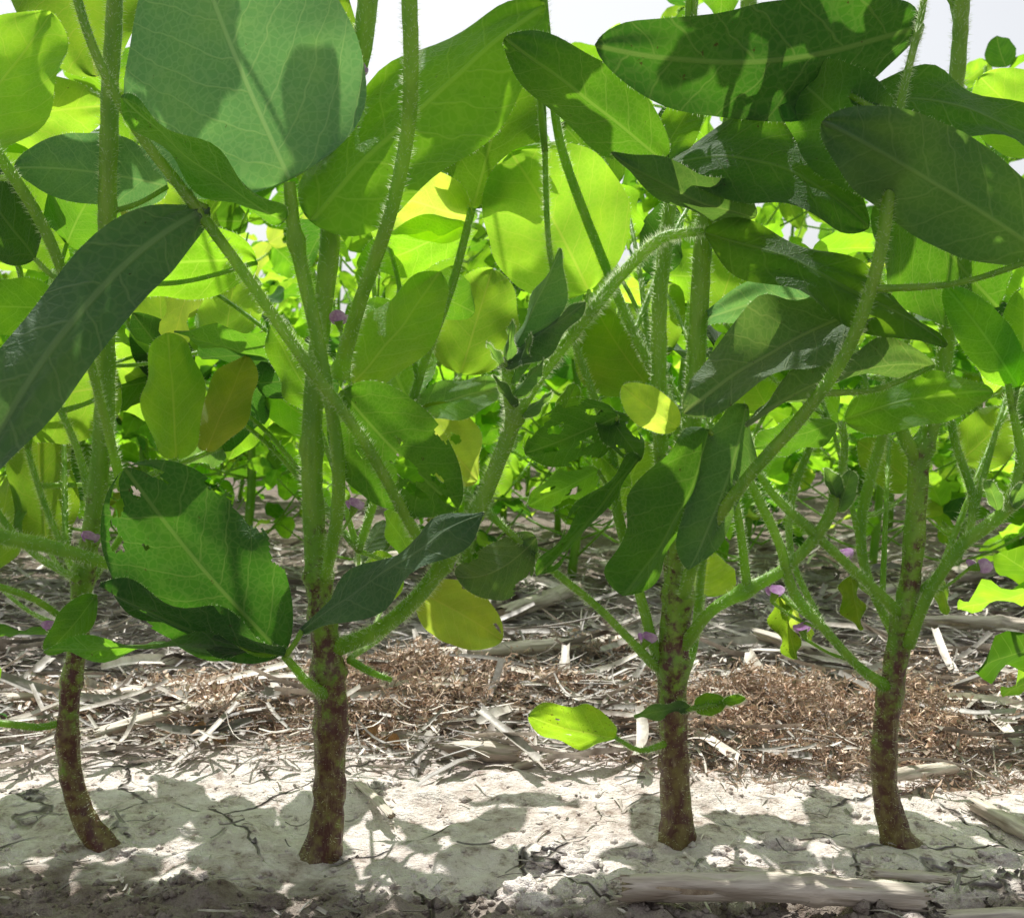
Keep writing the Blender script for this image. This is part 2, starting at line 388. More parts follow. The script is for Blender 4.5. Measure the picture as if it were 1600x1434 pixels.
B.stem('branch',S([(803,660,32,-.015),(795,600,26,-.016),(792,560,22,-.018)]),mat='petiole',hair=30000,hl=.0025)
B.stem('petiole',S([(560,860,16,.04),(600,740,17,.045),(640,640,18,.05),(665,560,17,.05),(705,450,17,.05),(738,325,16,.05)]),mat='petiole')
B.stem('petiole',S([(510,1085,26,-.004),(480,1065,18,-.012),(445,1025,16,-.02)]),mat='petiole')
B.stem('petiole',S([(545,1030,16,.0),(580,1050,14,-.004),(612,1062,9,-.006)]),mat='petiole')
# Plant C
C=Plant(G(1062,1335),'soybean plant with thick brown flecked stem')
C.stem('stem',S([(1068,1356,98),(1060,1328,66),(1056,1260,48),(1053,1180,44),(1050,1100,44),(1052,1010,48),(1060,920,42),(1066,820,36),(1078,690,32),(1088,560,30),(1095,430,30),(1105,330,30),(1140,200,28),(1165,80,24),(1170,-100,24),(1160,-400,18),(1170,-650,12)]),
       nodes=[(P(1052,1040),.35),(P(1060,930),.35),(P(1050,1110),.25),(P(1054,1190),.15),(P(1065,850),.2)],seg=16,ridge=0.06)
C.stem('branch',S([(1055,960,24,.002),(1050,900,26,.006),(1035,740,24,.01),(1030,600,24,.012),(1030,480,24,.015),(1040,380,22,.02),(1060,200,18,.03),(1080,40,16,.03),(1090,-120,14,.03)]))
C.stem('petiole',S([(1045,1050,22,.0),(1022,1038,22,-.002),(985,1000,16,-.006),(930,945,15,-.01),(860,888,15,-.01),(770,808,14,-.01),(700,740,12,.0),(650,650,12,.01)]),mat='petiole')
C.stem('branch',S([(1060,1020,26,.0),(1075,1000,26,-.004),(1110,955,22,-.01),(1160,925,26,-.01),(1230,885,22,-.01),(1285,825,22,-.01),(1310,765,24,-.01)]),mat='petiole',nodes=[(P(1165,925,-.01),.45)])
C.stem('petiole',S([(1168,925,20,-.01),(1158,840,16,-.012),(1145,760,16,-.012),(1130,660,12,-.012)]),mat='petiole')
C.stem('petiole',S([(1068,930,26,-.008),(1095,850,24,-.02),(1165,750,24,-.03),(1255,648,24,-.035),(1325,545,25,-.04),(1372,410,25,-.045),(1392,275,23,-.045),(1410,150,16,-.045),(1440,20,14,-.03),(1460,-120,14,-.02)]),mat='petiole')
C.stem('petiole',S([(1040,1060,20,.0),(1022,1010,22,.0),(1000,930,20,.004),(965,800,20,.006),(955,700,16,.008),(900,540,14,.01),(860,400,12,.02),(850,200,12,.03),(840,-60,12,.04)]),mat='petiole')
C.stem('petiole',S([(1070,740,18,.015),(1050,640,20,.02),(1000,540,18,.03),(960,450,18,.035),(880,240,18,.03),(860,100,16,.03),(840,-100,16,.03)]),mat='petiole')
C.stem('petiole',S([(1050,1112,14,-.002),(1085,1106,10,-.006),(1160,1092,8,-.01)]),mat='petiole')
C.stem('petiole',S([(1045,1160,16,-.002),(1000,1172,10,-.008),(962,1152,8,-.01)]),mat='petiole')
C.stem('petiole',S([(1060,1080,18,.005),(1085,1000,18,.014),(1100,860,16,.02),(1130,720,14,.03)]),mat='petiole')
# Plant D
D=Plant(G(1402,1318),'soybean plant with slim green forked stem')
D.stem('stem',S([(1414,1336,76),(1400,1308,52),(1384,1240,40),(1382,1160,38),(1392,1080,34),(1408,990,36),(1424,890,31),(1432,790,31),(1438,710,32),(1462,640,26),(1480,520,26),(1490,400,26),(1480,260,26),(1500,60,24),(1510,-300,18),(1500,-600,12)]),
       nodes=[(P(1390,1085),.35),(P(1412,960),.35),(P(1438,700),.3),(P(1383,1180),.18),(P(1428,840),.15)],seg=14,ridge=0.05)
D.stem('branch',S([(1385,1072,26,-.002),(1340,1040,18,-.006),(1290,985,18,-.01),(1240,925,20,-.01),(1218,850,18,-.012),(1180,770,18,-.01),(1145,700,16,-.01)]),mat='petiole')
D.stem('branch',S([(1405,958,26,-.002),(1350,905,18,-.008),(1290,850,18,-.01),(1215,780,16,-.01),(1180,730,14,-.01)]),mat='petiole')
D.stem('branch',S([(1418,1010,26,-.004),(1450,930,22,-.008),(1500,855,24,-.01),(1555,812,26,-.01),(1590,770,20,-.01),(1640,640,16,-.01)]),mat='petiole')
D.stem('petiole',S([(1572,800,22,-.01),(1595,720,20,-.01),(1582,640,14,-.01),(1575,600,12,-.01)]),mat='petiole')
D.stem('petiole',S([(1437,725,28,.0),(1412,680,26,-.004),(1398,640,20,.0),(1385,560,16,.01),(1370,420,14,.02)]),mat='petiole')
D.stem('petiole',S([(1400,1000,18,.008),(1355,900,18,.022),(1345,820,20,.03),(1362,740,20,.03),(1385,660,18,.03),(1420,520,12,.03),(1440,380,12,.03)]),mat='petiole')
D.stem('petiole',S([(1290,985,12,-.0),(1240,880,13,.02),(1235,790,14,.03),(1265,700,14,.03),(1290,650,12,.03)]),mat='petiole')
D.stem('petiole',S([(1310,770,14,-.01),(1320,700,14,-.005),(1315,660,14,0)]),mat='petiole')
D.stem('petiole',S([(1430,930,14,.0),(1500,860,14,.0),(1520,780,16,.01),(1490,680,16,.02),(1480,560,12,.03),(1490,420,12,.04)]),mat='petiole')
# ---- leaves
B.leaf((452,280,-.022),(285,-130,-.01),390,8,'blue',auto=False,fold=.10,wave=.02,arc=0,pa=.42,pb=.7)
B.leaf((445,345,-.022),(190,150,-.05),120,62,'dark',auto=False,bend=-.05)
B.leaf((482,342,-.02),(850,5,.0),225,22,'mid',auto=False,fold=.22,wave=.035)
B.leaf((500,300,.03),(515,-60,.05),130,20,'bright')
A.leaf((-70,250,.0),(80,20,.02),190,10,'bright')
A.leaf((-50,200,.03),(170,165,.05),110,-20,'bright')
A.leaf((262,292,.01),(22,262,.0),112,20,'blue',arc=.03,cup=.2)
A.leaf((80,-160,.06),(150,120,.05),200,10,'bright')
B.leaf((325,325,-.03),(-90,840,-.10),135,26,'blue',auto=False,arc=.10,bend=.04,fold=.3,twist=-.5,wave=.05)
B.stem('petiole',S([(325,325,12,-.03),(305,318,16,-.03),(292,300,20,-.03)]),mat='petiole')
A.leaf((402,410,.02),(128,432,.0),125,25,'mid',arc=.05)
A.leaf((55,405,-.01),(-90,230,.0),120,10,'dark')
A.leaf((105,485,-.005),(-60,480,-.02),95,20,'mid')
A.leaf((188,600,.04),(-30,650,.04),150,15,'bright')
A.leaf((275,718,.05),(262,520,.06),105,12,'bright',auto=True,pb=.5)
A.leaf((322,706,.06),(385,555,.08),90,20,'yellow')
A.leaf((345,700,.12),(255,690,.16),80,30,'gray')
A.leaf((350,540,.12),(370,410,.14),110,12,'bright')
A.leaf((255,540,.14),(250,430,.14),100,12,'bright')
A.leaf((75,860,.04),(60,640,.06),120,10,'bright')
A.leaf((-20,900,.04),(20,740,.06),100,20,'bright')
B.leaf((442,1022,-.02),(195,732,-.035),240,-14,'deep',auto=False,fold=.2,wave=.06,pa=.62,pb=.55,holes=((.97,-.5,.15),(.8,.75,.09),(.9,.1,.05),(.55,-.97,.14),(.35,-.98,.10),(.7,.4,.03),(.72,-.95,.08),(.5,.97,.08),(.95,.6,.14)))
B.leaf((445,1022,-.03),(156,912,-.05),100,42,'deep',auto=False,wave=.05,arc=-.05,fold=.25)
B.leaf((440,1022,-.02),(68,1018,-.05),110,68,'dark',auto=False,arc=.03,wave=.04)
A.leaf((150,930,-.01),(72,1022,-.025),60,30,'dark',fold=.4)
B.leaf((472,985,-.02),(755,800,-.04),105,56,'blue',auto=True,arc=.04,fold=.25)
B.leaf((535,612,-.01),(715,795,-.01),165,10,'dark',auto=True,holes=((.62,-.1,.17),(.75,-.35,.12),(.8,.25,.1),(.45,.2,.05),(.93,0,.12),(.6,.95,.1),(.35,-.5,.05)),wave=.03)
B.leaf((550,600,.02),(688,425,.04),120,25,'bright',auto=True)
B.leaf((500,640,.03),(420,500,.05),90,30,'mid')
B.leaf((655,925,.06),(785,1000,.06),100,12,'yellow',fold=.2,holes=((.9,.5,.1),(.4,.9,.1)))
B.leaf((600,945,.06),(590,860,.07),75,10,'bright')
B.leaf((560,880,.08),(600,812,.1),55,35,'dark',fold=.3)
B.leaf((650,880,.06),(600,800,.09),70,30,'mid',fold=.2)
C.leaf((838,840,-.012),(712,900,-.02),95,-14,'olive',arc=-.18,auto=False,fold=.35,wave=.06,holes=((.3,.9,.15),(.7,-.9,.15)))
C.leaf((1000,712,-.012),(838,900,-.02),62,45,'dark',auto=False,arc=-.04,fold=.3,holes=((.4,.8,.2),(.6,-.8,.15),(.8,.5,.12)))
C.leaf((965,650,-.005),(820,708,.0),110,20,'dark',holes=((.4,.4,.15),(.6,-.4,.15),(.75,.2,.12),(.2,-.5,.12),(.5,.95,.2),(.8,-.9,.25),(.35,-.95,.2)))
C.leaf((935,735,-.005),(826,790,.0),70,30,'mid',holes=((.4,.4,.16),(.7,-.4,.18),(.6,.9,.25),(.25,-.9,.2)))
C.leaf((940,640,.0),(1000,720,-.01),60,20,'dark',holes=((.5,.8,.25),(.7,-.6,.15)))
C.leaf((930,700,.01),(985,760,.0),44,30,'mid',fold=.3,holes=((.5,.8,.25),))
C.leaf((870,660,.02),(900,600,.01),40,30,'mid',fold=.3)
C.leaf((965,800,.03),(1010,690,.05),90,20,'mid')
B.leaf((920,455,.035),(798,238,.045),225,10,'bright',pb=.5,wave=.02)
B.leaf((738,326,.05),(800,100,.07),170,12,'mid',auto=False)
B.leaf((738,345,.05),(585,300,.06),110,20,'yellow',auto=False)
B.leaf((730,350,.05),(560,420,.08),90,40,'mid',auto=False)
B.leaf((720,585,.16),(770,420,.18),140,10,'bright')
B.leaf((640,640,.05),(560,480,.12),150,10,'mid')
B.leaf((640,640,.05),(790,600,.07),70,30,'gray',auto=False)
B.leaf((650,645,.05),(745,750,.08),110,20,'yellow',holes=((.5,.3,.12),(.7,-.4,.12)))
B.leaf((792,562,-.018),(876,388,-.02),95,50,'gray',auto=False,fold=.5,hair=600,pb=.8)
B.leaf((780,565,-.018),(915,472,-.03),70,50,'gray',auto=False,fold=.4,hair=600,pb=.8)
for (a,b,w_) in (((800,620),(850,560),34),((806,640),(770,585),26),((798,600),(830,520),28),((790,580),(800,500),26),((815,650),(862,612),24),((785,575),(760,535),20)):
    B.leaf((*a,-.018),(*b,-.028),w_,40,'gray',auto=False,fold=.6,hair=260,pb=.9)
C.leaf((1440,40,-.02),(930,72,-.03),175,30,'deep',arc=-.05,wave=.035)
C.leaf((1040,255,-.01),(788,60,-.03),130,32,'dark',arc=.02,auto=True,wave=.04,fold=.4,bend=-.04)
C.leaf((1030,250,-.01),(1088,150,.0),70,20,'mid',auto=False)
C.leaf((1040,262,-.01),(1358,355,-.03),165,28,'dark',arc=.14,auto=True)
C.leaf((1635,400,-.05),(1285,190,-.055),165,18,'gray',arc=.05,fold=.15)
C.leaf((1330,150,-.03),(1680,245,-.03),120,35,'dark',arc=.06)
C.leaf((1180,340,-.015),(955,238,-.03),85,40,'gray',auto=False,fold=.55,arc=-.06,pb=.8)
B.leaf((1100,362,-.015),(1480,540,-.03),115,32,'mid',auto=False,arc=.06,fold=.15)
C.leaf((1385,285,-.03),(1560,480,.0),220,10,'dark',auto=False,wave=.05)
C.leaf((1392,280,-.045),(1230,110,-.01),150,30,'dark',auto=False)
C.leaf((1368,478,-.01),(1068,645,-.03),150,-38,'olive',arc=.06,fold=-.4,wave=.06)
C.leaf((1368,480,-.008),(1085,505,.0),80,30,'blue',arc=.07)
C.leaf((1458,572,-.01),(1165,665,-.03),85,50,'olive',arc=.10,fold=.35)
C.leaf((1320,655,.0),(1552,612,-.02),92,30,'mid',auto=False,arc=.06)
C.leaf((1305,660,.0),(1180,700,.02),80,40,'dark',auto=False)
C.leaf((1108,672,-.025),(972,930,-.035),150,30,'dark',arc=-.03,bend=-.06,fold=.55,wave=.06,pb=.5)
C.leaf((1165,632,-.018),(1075,890,-.03),110,20,'gray',bend=-.04,fold=.3)
C.leaf((1060,668,-.005),(972,603,-.01),66,10,'yellow',fold=.2)
C.leaf((962,1152,-.01),(826,1118,-.02),82,18,'speck',auto=False,arc=-.02,fold=.25,wave=.05,holes=((.5,.3,.04),(.7,-.3,.04)))
C.leaf((1078,1104,-.006),(990,1118,-.01),34,30,'gray',auto=False)
C.leaf((1085,1105,-.006),(1135,1096,-.01),36,10,'mid',auto=False)
C.leaf((1130,1098,-.01),(1165,1090,-.015),16,10,'mid',auto=False)
D.leaf((1590,605,-.01),(1478,448,-.02),75,22,'mid')
D.leaf((1590,605,-.01),(1600,450,-.02),75,22,'mid')
D.leaf((1640,230,.05),(1530,120,.05),120,10,'bright')
D.leaf((1120,490,.1),(1160,370,.1),90,10,'bright')
D.leaf((1310,800,-.01),(1330,735,-.02),36,40,'gray',auto=False,fold=.5,hair=300)
D.leaf((1310,790,-.01),(1290,730,-.02),30,40,'gray',auto=False,fold=.5,hair=300)
D.leaf((1560,800,-.01),(1540,750,-.02),26,40,'gray',auto=False,fold=.5,hair=300)
D.leaf((1575,800,-.01),(1598,755,-.02),26,40,'gray',auto=False,fold=.5,hair=300)
D.leaf((1500,720,.05),(1580,640,.06),90,10,'bright')
D.leaf((1430,760,.06),(1340,690,.08),70,20,'bright')
D.leaf((1215,925,.0),(1245,1030,.0),46,30,'speck',fold=.5,wave=.1)
D.leaf((1225,930,.0),(1268,1000,.01),34,20,'yellow',fold=.5,wave=.1)
D.leaf((1330,900,.01),(1345,985,.0),44,20,'speck',fold=.4,wave=.1)
D.leaf((1470,890,.01),(1480,960,.0),34,20,'bright',fold=.4)
C.leaf((1100,930,.06),(1110,860,.08),90,10,'bright')
C.leaf((1200,640,.1),(1130,520,.12),120,10,'bright')
C.leaf((1010,600,.1),(930,480,.12),150,10,'bright')
D.leaf((1320,560,.08),(1230,400,.1),140,20,'bright')
D.leaf((1200,250,.08),(1290,120,.1),160,20,'bright')
for pl,u,v,a in ((B,560,118,0),(B,553,795,.4),(B,530,505,-.2),(A,140,846,.2),(B,697,886,.2),(D,1210,930,.3),(D,1255,987,-.3),(D,1320,873,0),(D,1526,886,1.3),(C,1010,1003,.5),(A,82,985,-.3)):
    flower(pl,u,v,ang=a,sz=.0062)
# ---- shared leaflet shapes
LM=[]
for k in range(8):
    mb=MB()
    leaf_geo(mb,Vector((0,1,0)),Vector((1,0,0)),Vector((0,0,1)),Vector((0,0,0)),1.0,random.uniform(.55,.72),fold=random.uniform(-.05,.4),wave=random.uniform(.03,.10),droop=random.uniform(-.35,.05),nu=14,nv=8,seed=k*1.3,pa=.5,pb=random.uniform(.55,.85))
    LM.append(mb)
KS=('mid','bright','yellow','dark','deep')
LME={mk:[m.mesh('leaf',[M[mk]]) for m in LM] for mk in KS}
LMC={mk:[m.mesh('leaf',[CH[mk]]) for m in LM] for mk in KS}
SUN_AZ=R(-12); SUN_EL=R(60)
SUNV=Vector((math.sin(SUN_AZ)*math.cos(SUN_EL),math.cos(SUN_AZ)*math.cos(SUN_EL),math.sin(SUN_EL)))
def trifoliate(rnd,tip,outd,size,nrm_spread=.45):
    n=(Vector((SUNV.x,SUNV.y*1.2,SUNV.z*.6)).normalized()+Vector((rnd.gauss(0,nrm_spread),rnd.gauss(0,nrm_spread),rnd.gauss(0,nrm_spread*.7)))).normalized()
    res=[]
    for a,off in ((0,.28),(1.25,0),(-1.25,0)):
        o=outd.copy(); o=o-n*o.dot(n)
        if o.length<.2: o=Vector((1,0,.2)); o=o-n*o.dot(n)
        o.normalize()
        q=Matrix.Rotation(a+rnd.gauss(0,.12),4,n)@o
        n2=(n+Vector((rnd.gauss(0,.35),rnd.gauss(0,.35),rnd.gauss(0,.35)))); f=(q+Vector((0,0,-.1))).normalized()
        n2=(n2-f*n2.dot(f)).normalized(); s=f.cross(n2)
        b=tip+o*(off*size*.6)
        L=size*(1.0 if a==0 else .88)*rnd.uniform(.85,1.1)
        res.append(Matrix(((s.x*L,f.x*L,n2.x*L,b.x),(s.y*L,f.y*L,n2.y*L,b.y),(s.z*L,f.z*L,n2.z*L,b.z),(0,0,0,1))))
    return res
def pick(rnd,ws=(('mid',.36),('bright',.32),('yellow',.06),('dark',.16),('deep',.10))):
    r=rnd.random()
    for k,w in ws:
        r-=w
        if r<=0: return k
    return 'mid'
rnd=random.Random(3)
def addtri(pl,mains,x,y,z,size,hair=2500):
    tip=Vector((x,y,z))
    q=min(mains,key=lambda p:(p-tip).length+abs(p.z-(z-.09))*1.2)
    m=(q+tip)/2+Vector((0,0,.012))
    pl.stem('petiole',[(*q,.0014),(*m,.0010),(*tip,.0009)],hair,8,'petiole',keep=False)
    o=(tip-q); o.z*=.3; o.normalize()
    for mt in trifoliate(rnd,tip,o,size):
        ob=obj('leaf',rnd.choice(LME[pick(rnd)]),parent=pl.e)
        ob.matrix_basis=Matrix.Translation(-pl.base)@mt
for pl,cx in ((A,-.165),(B,-.07),(C,.07),(D,.16)):
    mains=list(pl.pts)
    for k in range(6):
        z=rnd.uniform(.17,.31); y=rnd.uniform(.06,.14)
        addtri(pl,mains,cx+rnd.uniform(-.08,.08)+y*.3*(1 if cx>0 else -1),y,z,rnd.uniform(.04,.058))
    for k in range(8 if cx>0 else 6):  # added above the view: small leaves to dapple the light on those below
        z=rnd.uniform(.36,.54); y=rnd.uniform(-.03,.03)+(z-.33)*.5
        addtri(pl,mains,cx+rnd.uniform(-.09,.09),y,z,rnd.uniform(.026,.042),0)
    z=rnd.uniform(.42,.5); addtri(pl,mains,cx+rnd.uniform(-.05,.05),z*.565+rnd.uniform(-.10,-.06),z,rnd.uniform(.05,.06),0)  # extra unseen trifoliate, added to shade the near soil
for pl in (A,B,C,D): pl.connect()
# ---- background plants
def bgplant(seed,H,nn,lod,z0=.02):
    rnd=random.Random(seed); smb=MB(); leaves=[]
    pr=[]; x=y=0
    for i in range(7):
        z=H*i/6; pr.append((x,y,z,.0045*(1-.75*i/6)+.0006)); x+=rnd.gauss(0,.008); y+=rnd.gauss(0,.008)
    ps=tube(smb,pr,8 if lod==0 else 5,.02 if lod==0 else .08,2500 if lod==0 else 0,.0026,hw=.0002)
    az=rnd.random()*6.28
    for i in range(nn):
        z=z0+(H-z0-.02)*((i+.5)/nn)**1.35; q=min(ps,key=lambda p:abs(p.z-z)); az+=math.pi+rnd.gauss(0,.7)
        pl_=rnd.uniform(.04,.15)*(1-.3*i/nn); el=rnd.uniform(.0,1.0)
        d=Vector((math.cos(az)*math.cos(el),math.sin(az)*math.cos(el),math.sin(el))); tip=q+d*pl_
        m=(q+tip)/2+Vector((0,0,-.01))
        tube(smb,[(*q,.0015),(*m,.0012),(*tip,.0009)],6 if lod==0 else 3,.02 if lod==0 else .1,1800 if lod==0 else 0,.0022,hw=.0002)
        o=Vector((d.x,d.y,0)).normalized()
        sz=rnd.uniform(.036,.072)*(.85 if z<.12 else 1)
        for mt in trifoliate(rnd,tip+Vector((0,0,.01)),o,sz,.5): leaves.append((mt,rnd.randrange(8),pick(rnd)))
    return smb.mesh('stem',[M['petiole'],M['hair']]),leaves
LAB='leafy soybean plant glowing in backlight'
varsA=[bgplant(s,.44+.04*s,29,0) for s in range(3)]
def place(var,x,y,rz,sc,lab):
    e=obj('soybean_plant',None,(x,y,gh(x,y)-.002),label=lab,category='plant',group='soybean plants in the next field rows')
    e.rotation_euler=(0,0,rz); e.scale=(sc,)*3
    obj('stem',var[0],parent=e)
    for mt,k,mk in var[1]:
        ob=obj('leaf',LMC[mk][k],parent=e); ob.matrix_basis=mt
    return e
i=0
for x in np.arange(-.62,.64,.095):
    place(varsA[i%3],x+rnd.gauss(0,.015),.56+rnd.gauss(0,.03),rnd.uniform(-.5,.5),rnd.uniform(.78,1.02),LAB); i+=1
for x in (-.36,-.47,.33,.44):
    place(varsA[i%3],x,rnd.gauss(0,.01)+.02,rnd.uniform(-.4,.4),.8,'soybean plant beside its neighbours in the row'); i+=1
def merged(var,name):
    mb=MB()
    for mt,k,mk in var[1]:
        s=LM[k]; mb.add([mt@v for v in s.v],s.f,KS.index(mk),s.uv)
    return mb.mesh(name,[CF[k] for k in KS])
varsB=[bgplant(20+s,.42+.03*s,26,1) for s in range(3)]
crowns=[merged(v,'foliage') for v in varsB]
for ry in (.88,1.25,1.8,2.6,3.5):
    half=(.43+ry)*.50+.12
    for x in np.arange(-half,half,.11 if ry<1.5 else .13 if ry<2.5 else .17):
        k=rnd.randrange(3); xx=x+rnd.gauss(0,.02); yy=ry+rnd.gauss(0,.04)
        e=obj('soybean_plant',None,(xx,yy,gh(xx,yy)-.002),label='sunlit soybean plant in a farther crop row',category='plant',group='soybean plants in the farther field rows')
        e.rotation_euler=(0,0,rnd.uniform(-.6,.6)); e.scale=(rnd.uniform(.72,.98),)*3
        obj('stem',varsB[k][0],parent=e); obj('foliage',crowns[k],parent=e)
# ---------------- residue -----------------
def stalk(u1,v1,u2,v2,r,label,flat=.6,lift=0.0):
    zc=.004+r*flat*.8+lift
    a=G(u1,v1,zc); b=G(u2,v2,zc)
    a.z=max(gh(a.x,a.y)+r*flat*.6+lift,zc*.5); b.z=max(gh(b.x,b.y)+r*flat*.6+lift,zc*.5)
    L=(b-a).length; mb=MB(); seg=40; n=max(16,int(L/.002))
    sd=random.random()*50
    for ri,(rr,mi,inset) in enumerate(((1.0,0,0),(.72,1,.10))):
        vs=[]
        for i in range(n+1):
            t=i/n
            for k in range(seg):
                an=2*math.pi*k/seg
                jag=(noise.noise(Vector((k*1.3,sd,0)))*.010*(r/.005) if i in(0,n) else 0)*(1 if ri==0 else .2)
                x=L*t+ (inset*r*(1 if i==0 else -1 if i==n else 0)) + jag
                groove=noise.noise(Vector((math.cos(an)*6+sd,math.sin(an)*6,t*L*12)))
                chip=max(0,noise.noise(Vector((math.cos(an)*1.5,math.sin(an)*1.5+sd,t*L*60)))-.15)
                lump=noise.noise(Vector((t*L*90,sd,math.cos(an))))
                q=rr*r*(1+(.07*groove-.7*chip+.06*lump if ri==0 else 0)+.22*math.exp(-((t-.62)*L/.003)**2))
                vs.append(Vector((x,math.cos(an)*q,math.sin(an)*q*flat+.004*noise.noise(Vector((t*L*12,sd,3))))))
        fs=[(i*seg+k,i*seg+(k+1)%seg,(i+1)*seg+(k+1)%seg,(i+1)*seg+k) for i in range(n) for k in range(seg)]
        if ri==1: fs.append(tuple(range(seg))[::-1]); fs.append(tuple(n*seg+k for k in range(seg)))
        mb.add(vs,fs,mi)
    for k in range(20):
        x=random.choice((0,L))+random.uniform(-.004,.004); an=random.uniform(0,6.28)
        p=Vector((x,math.cos(an)*r*.9,math.sin(an)*r*flat*.9)); d=Vector((math.copysign(1,x-L/2),random.gauss(0,.3),random.gauss(0,.3)))
        q=p+d*random.uniform(.002,.006); s_=Vector((0,.0004,.0002)); mb.add([p-s_,p+s_,q],[(0,1,2)],0)
    o=obj('corn_stalk',mb.mesh('corn_stalk',[M['stalk'],M['pith']]),a,label=label,category='stalk',group='weathered corn stalk pieces on the soil')
    d=(b-a).normalized(); o.rotation_mode='QUATERNION'; o.rotation_quaternion=d.to_track_quat('X','Z'); return o
stalk(975,1408,1445,1388,.0050,'pale thick corn stalk piece lying on soil',.95,.002)
stalk(1140,1352,1300,1366,.0020,'thin dry stalk piece on the soil',.6,.001)
stalk(1360,1362,1480,1368,.0026,'short dark stalk chip on the soil',.6,.001)
stalk(620,1040,1010,1002,.0066,'long bleached corn stalk lying in residue',.7,.010)
stalk(785,965,900,925,.008,'greyish corn stalk half buried in straw',.7,.009)
stalk(690,1152,812,1162,.005,'short dark stalk chunk on bare soil',.8,.003)
stalk(10,1090,320,1070,.0050,'long tan corn stalk in dry litter',.7,.008)
stalk(150,1145,380,1085,.0042,'slanting tan stalk piece in dry litter',.7,.007)
stalk(940,885,1120,905,.009,'bleached stalk in the crop residue',.7,.009)
stalk(1440,975,1640,985,.007,'brown stalk lying flat in litter',.7,.008)
stalk(1480,900,1620,880,.010,'grey stalk lying in the litter',.7,.009)
stalk(1290,940,1430,915,.006,'thin grey stalk in the litter',.7,.009)
stalk(1525,1240,1620,1290,.004,'dark splintered stalk near plant base',.8)
stalk(560,1215,612,1275,.002,'thin straw stub on soil')
stalk(1490,1180,1380,1205,.0035,'tan stalk piece beside stem',.8,.004)
stalk(180,940,420,960,.008,'bleached stalk in shaded residue',.7,.009)
stalk(1480,1420,1640,1427,.003,'thin stalk on the near soil')
stalk(570,880,760,860,.008,'weathered stalk far in the residue',.7,.008)
stalk(800,1190,900,1165,.003,'small tan stalk bit on bare soil')
stalk(1180,1000,1330,1030,.005,'broken pale stalk in the residue',.7,.012)
# straw litter
mb=MB(); r2=random.Random(8)
def ribbon(mb,c,L,w,az,tilt,curl,r2):
    f=Vector((math.cos(az)*math.cos(tilt),math.sin(az)*math.cos(tilt),math.sin(tilt))); s=Vector((-math.sin(az),math.cos(az),r2.gauss(0,.5))).normalized(); n=f.cross(s)
    n_=5; vs=[]; sb=r2.gauss(0,.12)
    for i in range(n_+1):
        t=i/n_-.5; p=c+f*L*t+n*(curl*L*(t*t))+s*(sb*L*t*t)
        ww=w*(1-.5*abs(t)*2*r2.random())
        vs+= [p-s*ww/2+n*ww*.3,p-n*0.0,p+s*ww/2+n*ww*.3]
    fs=[]
    for i in range(n_):
        a=i*3; fs+=[(a,a+1,a+4,a+3),(a+1,a+2,a+5,a+4)]
    mb.add(vs,fs)
for k in range(15000):
    y=.08+abs(r2.gauss(0,1))*.34 if r2.random()<.9 else r2.uniform(.05,2.0)
    x=r2.uniform(-1,1)*(.43+y)*.6
    if y<.14 and r2.random()<.5: continue
    big=r2.random()<.05
    L=r2.uniform(.03,.10) if big else r2.uniform(.004,.036); w=r2.uniform(.003,.008) if big else r2.uniform(.0005,.0024)
    az=r2.gauss(0,.6) if r2.random()<.55 else r2.random()*6.28
    c=Vector((x,y,gh(x,y)+r2.uniform(.0003,.014 if big else .012)))
    ribbon(mb,c,L,w,az,r2.gauss(0,.14),r2.gauss(0,.5),r2)
for k in range(420):
    y=r2.uniform(-.09,.1); x=r2.uniform(-1,1)*(.43+y)*.55
    ribbon(mb,Vector((x,y,gh(x,y)+.001)),r2.uniform(.002,.016),r2.uniform(.0004,.0016),r2.random()*6.28,r2.gauss(0,.08),r2.gauss(0,.4),r2)
obj('straw_litter',mb.mesh('straw_litter',[M['straw']]),kind='stuff',label='dry bleached straw and leaf litter on soil',category='straw')
mb=MB()
for k in range(3600):
    y=r2.uniform(-.11,.3) if r2.random()<.7 else r2.uniform(-.11,-.03); x=r2.uniform(-1,1)*(.43+y)*.55
    rr=abs(r2.gauss(0,1))*(.0008 if y>-.03 else .0012)+.0003; c=Vector((x,y,gh(x,y)+rr*.2))
    vs=[c+Vector((a*rr*r2.uniform(.6,1.3),b*rr*r2.uniform(.6,1.3),d*rr*r2.uniform(.5,1.1))) for a,b,d in ((1,0,0),(-1,0,0),(0,1,0),(0,-1,0),(0,0,1),(0,0,-1))]
    mb.add(vs,[(0,2,4),(2,1,4),(1,3,4),(3,0,4),(2,0,5),(1,2,5),(3,1,5),(0,3,5)])
obj('soil_crumbs',mb.mesh('soil_crumbs',[M['soil']]),kind='stuff',label='loose soil crumbs scattered on the crust',category='soil')
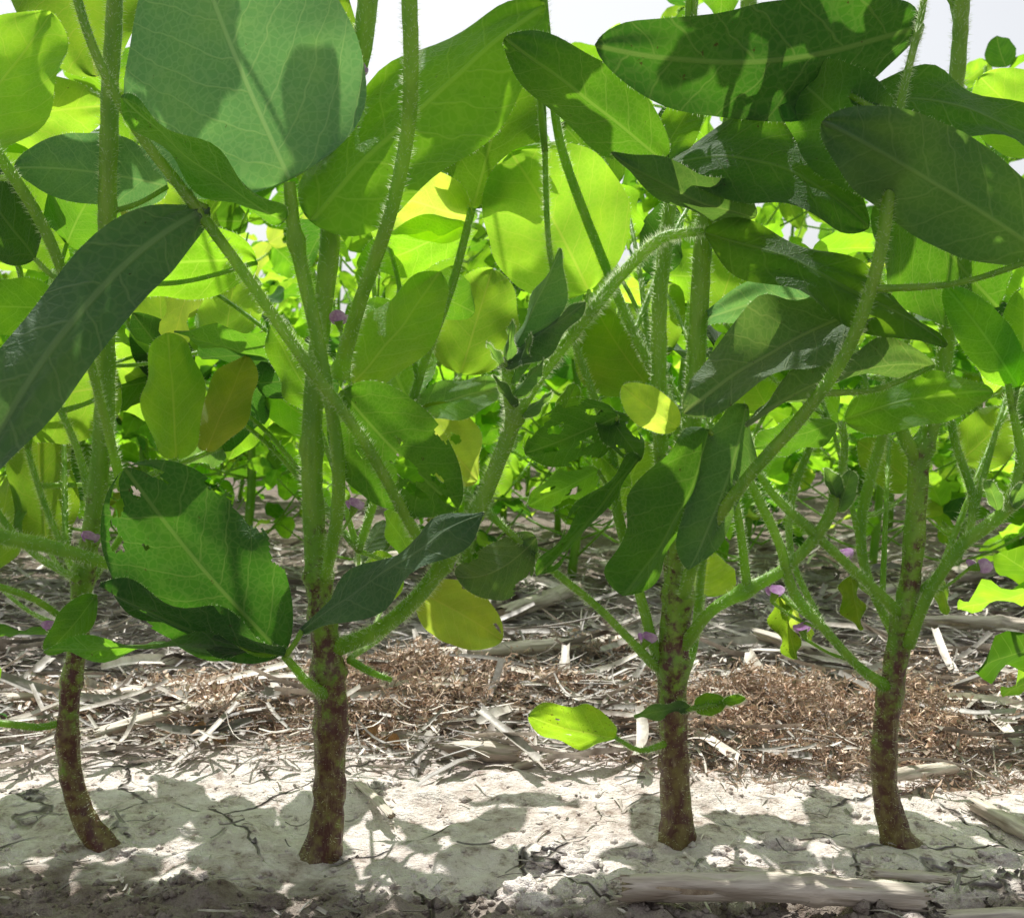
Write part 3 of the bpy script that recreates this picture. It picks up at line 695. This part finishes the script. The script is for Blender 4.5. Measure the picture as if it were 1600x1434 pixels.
# weed tangles
def tangle(c,rx,ry,h,n,label):
    mb=MB()
    for k in range(n):
        a=r2.random()*6.28; q=math.sqrt(r2.random())
        if r2.random()<.4: q*=1.45
        x=c.x+math.cos(a)*q*rx; y=c.y+math.sin(a)*q*ry
        cl=noise.noise(Vector((x*26,y*26,3)))
        if cl<-.08-.25*r2.random(): continue
        p=Vector((x,y,gh(x,y)+h*(.6+cl)*r2.random()**.6*max(0,1-q*q*.8)+.001)); az=r2.random()*6.28; el=r2.gauss(0.05,.4)
        pr=[]; rad=r2.uniform(.00018,.00042); st=r2.uniform(.0015,.006)
        for i in range(r2.randrange(3,5)):
            pr.append((*p,rad)); az+=r2.gauss(0,.6); el=el*.6+r2.gauss(0,.4)
            p=p+Vector((math.cos(az)*math.cos(el),math.sin(az)*math.cos(el),math.sin(el)))*st
            p.z=max(p.z,gh(p.x,p.y)+.0003)
        tube(mb,pr,3,.006,cap=False,rough=0)
        for _ in range(2):
            e=Vector(pr[-1][:3])+Vector((r2.gauss(0,.0018),r2.gauss(0,.0018),r2.random()*.001)); w=r2.uniform(.0004,.0015)
            mb.add([e+Vector((r2.gauss(0,w),r2.gauss(0,w),r2.gauss(0,w))) for _ in range(4)],[(0,1,2),(0,2,3)])
    obj('dry_weed_tangle',mb.mesh('dry_weed_tangle',[M['twig']]),kind='stuff',label=label,category='dry weeds')
tangle(G(600,1110),.125,.055,.024,4800,'dried brown tangled weed mat on the soil')
tangle(G(1280,1150),.10,.055,.030,4800,'dried brown curly weed mat beside stem')
tangle(G(270,1125),.12,.05,.015,1900,'sparse dried weed bits over straw')
tangle(G(1550,1090),.08,.06,.014,1500,'sparse dried weed bits by the stems')
tangle(G(930,1060),.08,.06,.012,900,'thin dried weed bits on soil')
def clod(u,v,r,label='rounded crumbly soil clod on the crust'):
    p=G(u,v); bm_vs=[];seg,rg=28,18; sd=r2.random()*40
    for i in range(rg+1):
        th=math.pi*i/rg
        for k in range(seg):
            an=6.2832*k/seg; d=Vector((math.sin(th)*math.cos(an),math.sin(th)*math.sin(an),math.cos(th)))
            q=r*(1+.5*noise.noise(d*1.6+Vector((sd,0,0)))+.35*noise.noise(d*4+Vector((0,sd,0)))+.2*noise.noise(d*10))
            bm_vs.append(Vector((d.x*q*1.3,d.y*q,d.z*q*.55)))
    fs=[(i*seg+k,(i+1)*seg+k,(i+1)*seg+(k+1)%seg,i*seg+(k+1)%seg) for i in range(rg) for k in range(seg)]
    mb=MB(); mb.add(bm_vs,fs)
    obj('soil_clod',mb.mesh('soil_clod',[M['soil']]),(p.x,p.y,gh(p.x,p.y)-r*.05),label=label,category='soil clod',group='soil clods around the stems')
for u,v,r in ((600,1225,.005),(860,1345,.010),(905,1360,.008),(820,1400,.007),(300,1375,.006),(60,1400,.007),(1260,1235,.004),(1560,1345,.006),(1215,1330,.007),(740,1400,.004),(50,1250,.003),(1130,1345,.004),(420,1410,.005),(640,1412,.005),(1000,1345,.005),(200,1330,.003),(700,1280,.002)):
    clod(u,v,r)
def dead(u1,v1,u2,v2,w,h,roll):
    a=G(u1,v1); b=G(u2,v2); a.z=gh(a.x,a.y)+.001; b.z=gh(b.x,b.y)+h
    f,s,n=frame(a,b,roll); mb=MB()
    leaf_geo(mb,f,s,n,a,(b-a).length,w,fold=.4,wave=.10,cup=.5,nu=20,nv=12,seed=r2.random()*9)
    obj('dead_leaf',mb.mesh('dead_leaf',[M['dead']],a),a,label='curled brown dead leaf lying on soil',category='dead leaf',group='dead leaves on the soil')
dead(1430,1165,1475,1150,.012,.006,60); dead(630,1175,560,1160,.012,.003,70)
dead(350,1180,290,1165,.010,.004,70); dead(1010,1040,985,1060,.010,.006,40); dead(860,1180,960,1190,.012,.002,75)
# ---------------- camera, light, world -----------------
cd=bpy.data.cameras.new('camera'); cam=obj('camera',cd,CAM); cam.rotation_euler=(R(90)-PITCH,0,0)
cd.sensor_width=36; cd.lens=36*F/1600; cd.clip_start=.01; cd.clip_end=500
cd.dof.use_dof=True; cd.dof.focus_distance=.43; cd.dof.aperture_fstop=32
scene.camera=cam
sl=bpy.data.lights.new('sun','SUN'); sl.energy=5; sl.angle=R(.5); sl.color=(1,.98,.93)
so=obj('sun',sl,(0,2,3)); so.rotation_mode='QUATERNION'; so.rotation_quaternion=SUNV.to_track_quat('Z','Y')
w=bpy.data.worlds.new('World'); scene.world=w; w.use_nodes=True
nt=w.node_tree; sky=nt.nodes.new('ShaderNodeTexSky'); sky.sky_type='NISHITA'; sky.sun_disc=False
sky.sun_elevation=SUN_EL; sky.sun_rotation=SUN_AZ; sky.dust_density=3; sky.air_density=1.0
hs=nt.nodes.new('ShaderNodeHueSaturation'); hs.inputs['Saturation'].default_value=.2; nt.links.new(sky.outputs[0],hs.inputs['Color'])
bg=nt.nodes['Background']; nt.links.new(hs.outputs[0],bg.inputs[0]); bg.inputs[1].default_value=.15
vs=scene.view_settings; vs.view_transform='Standard'; vs.look='None'; vs.exposure=0
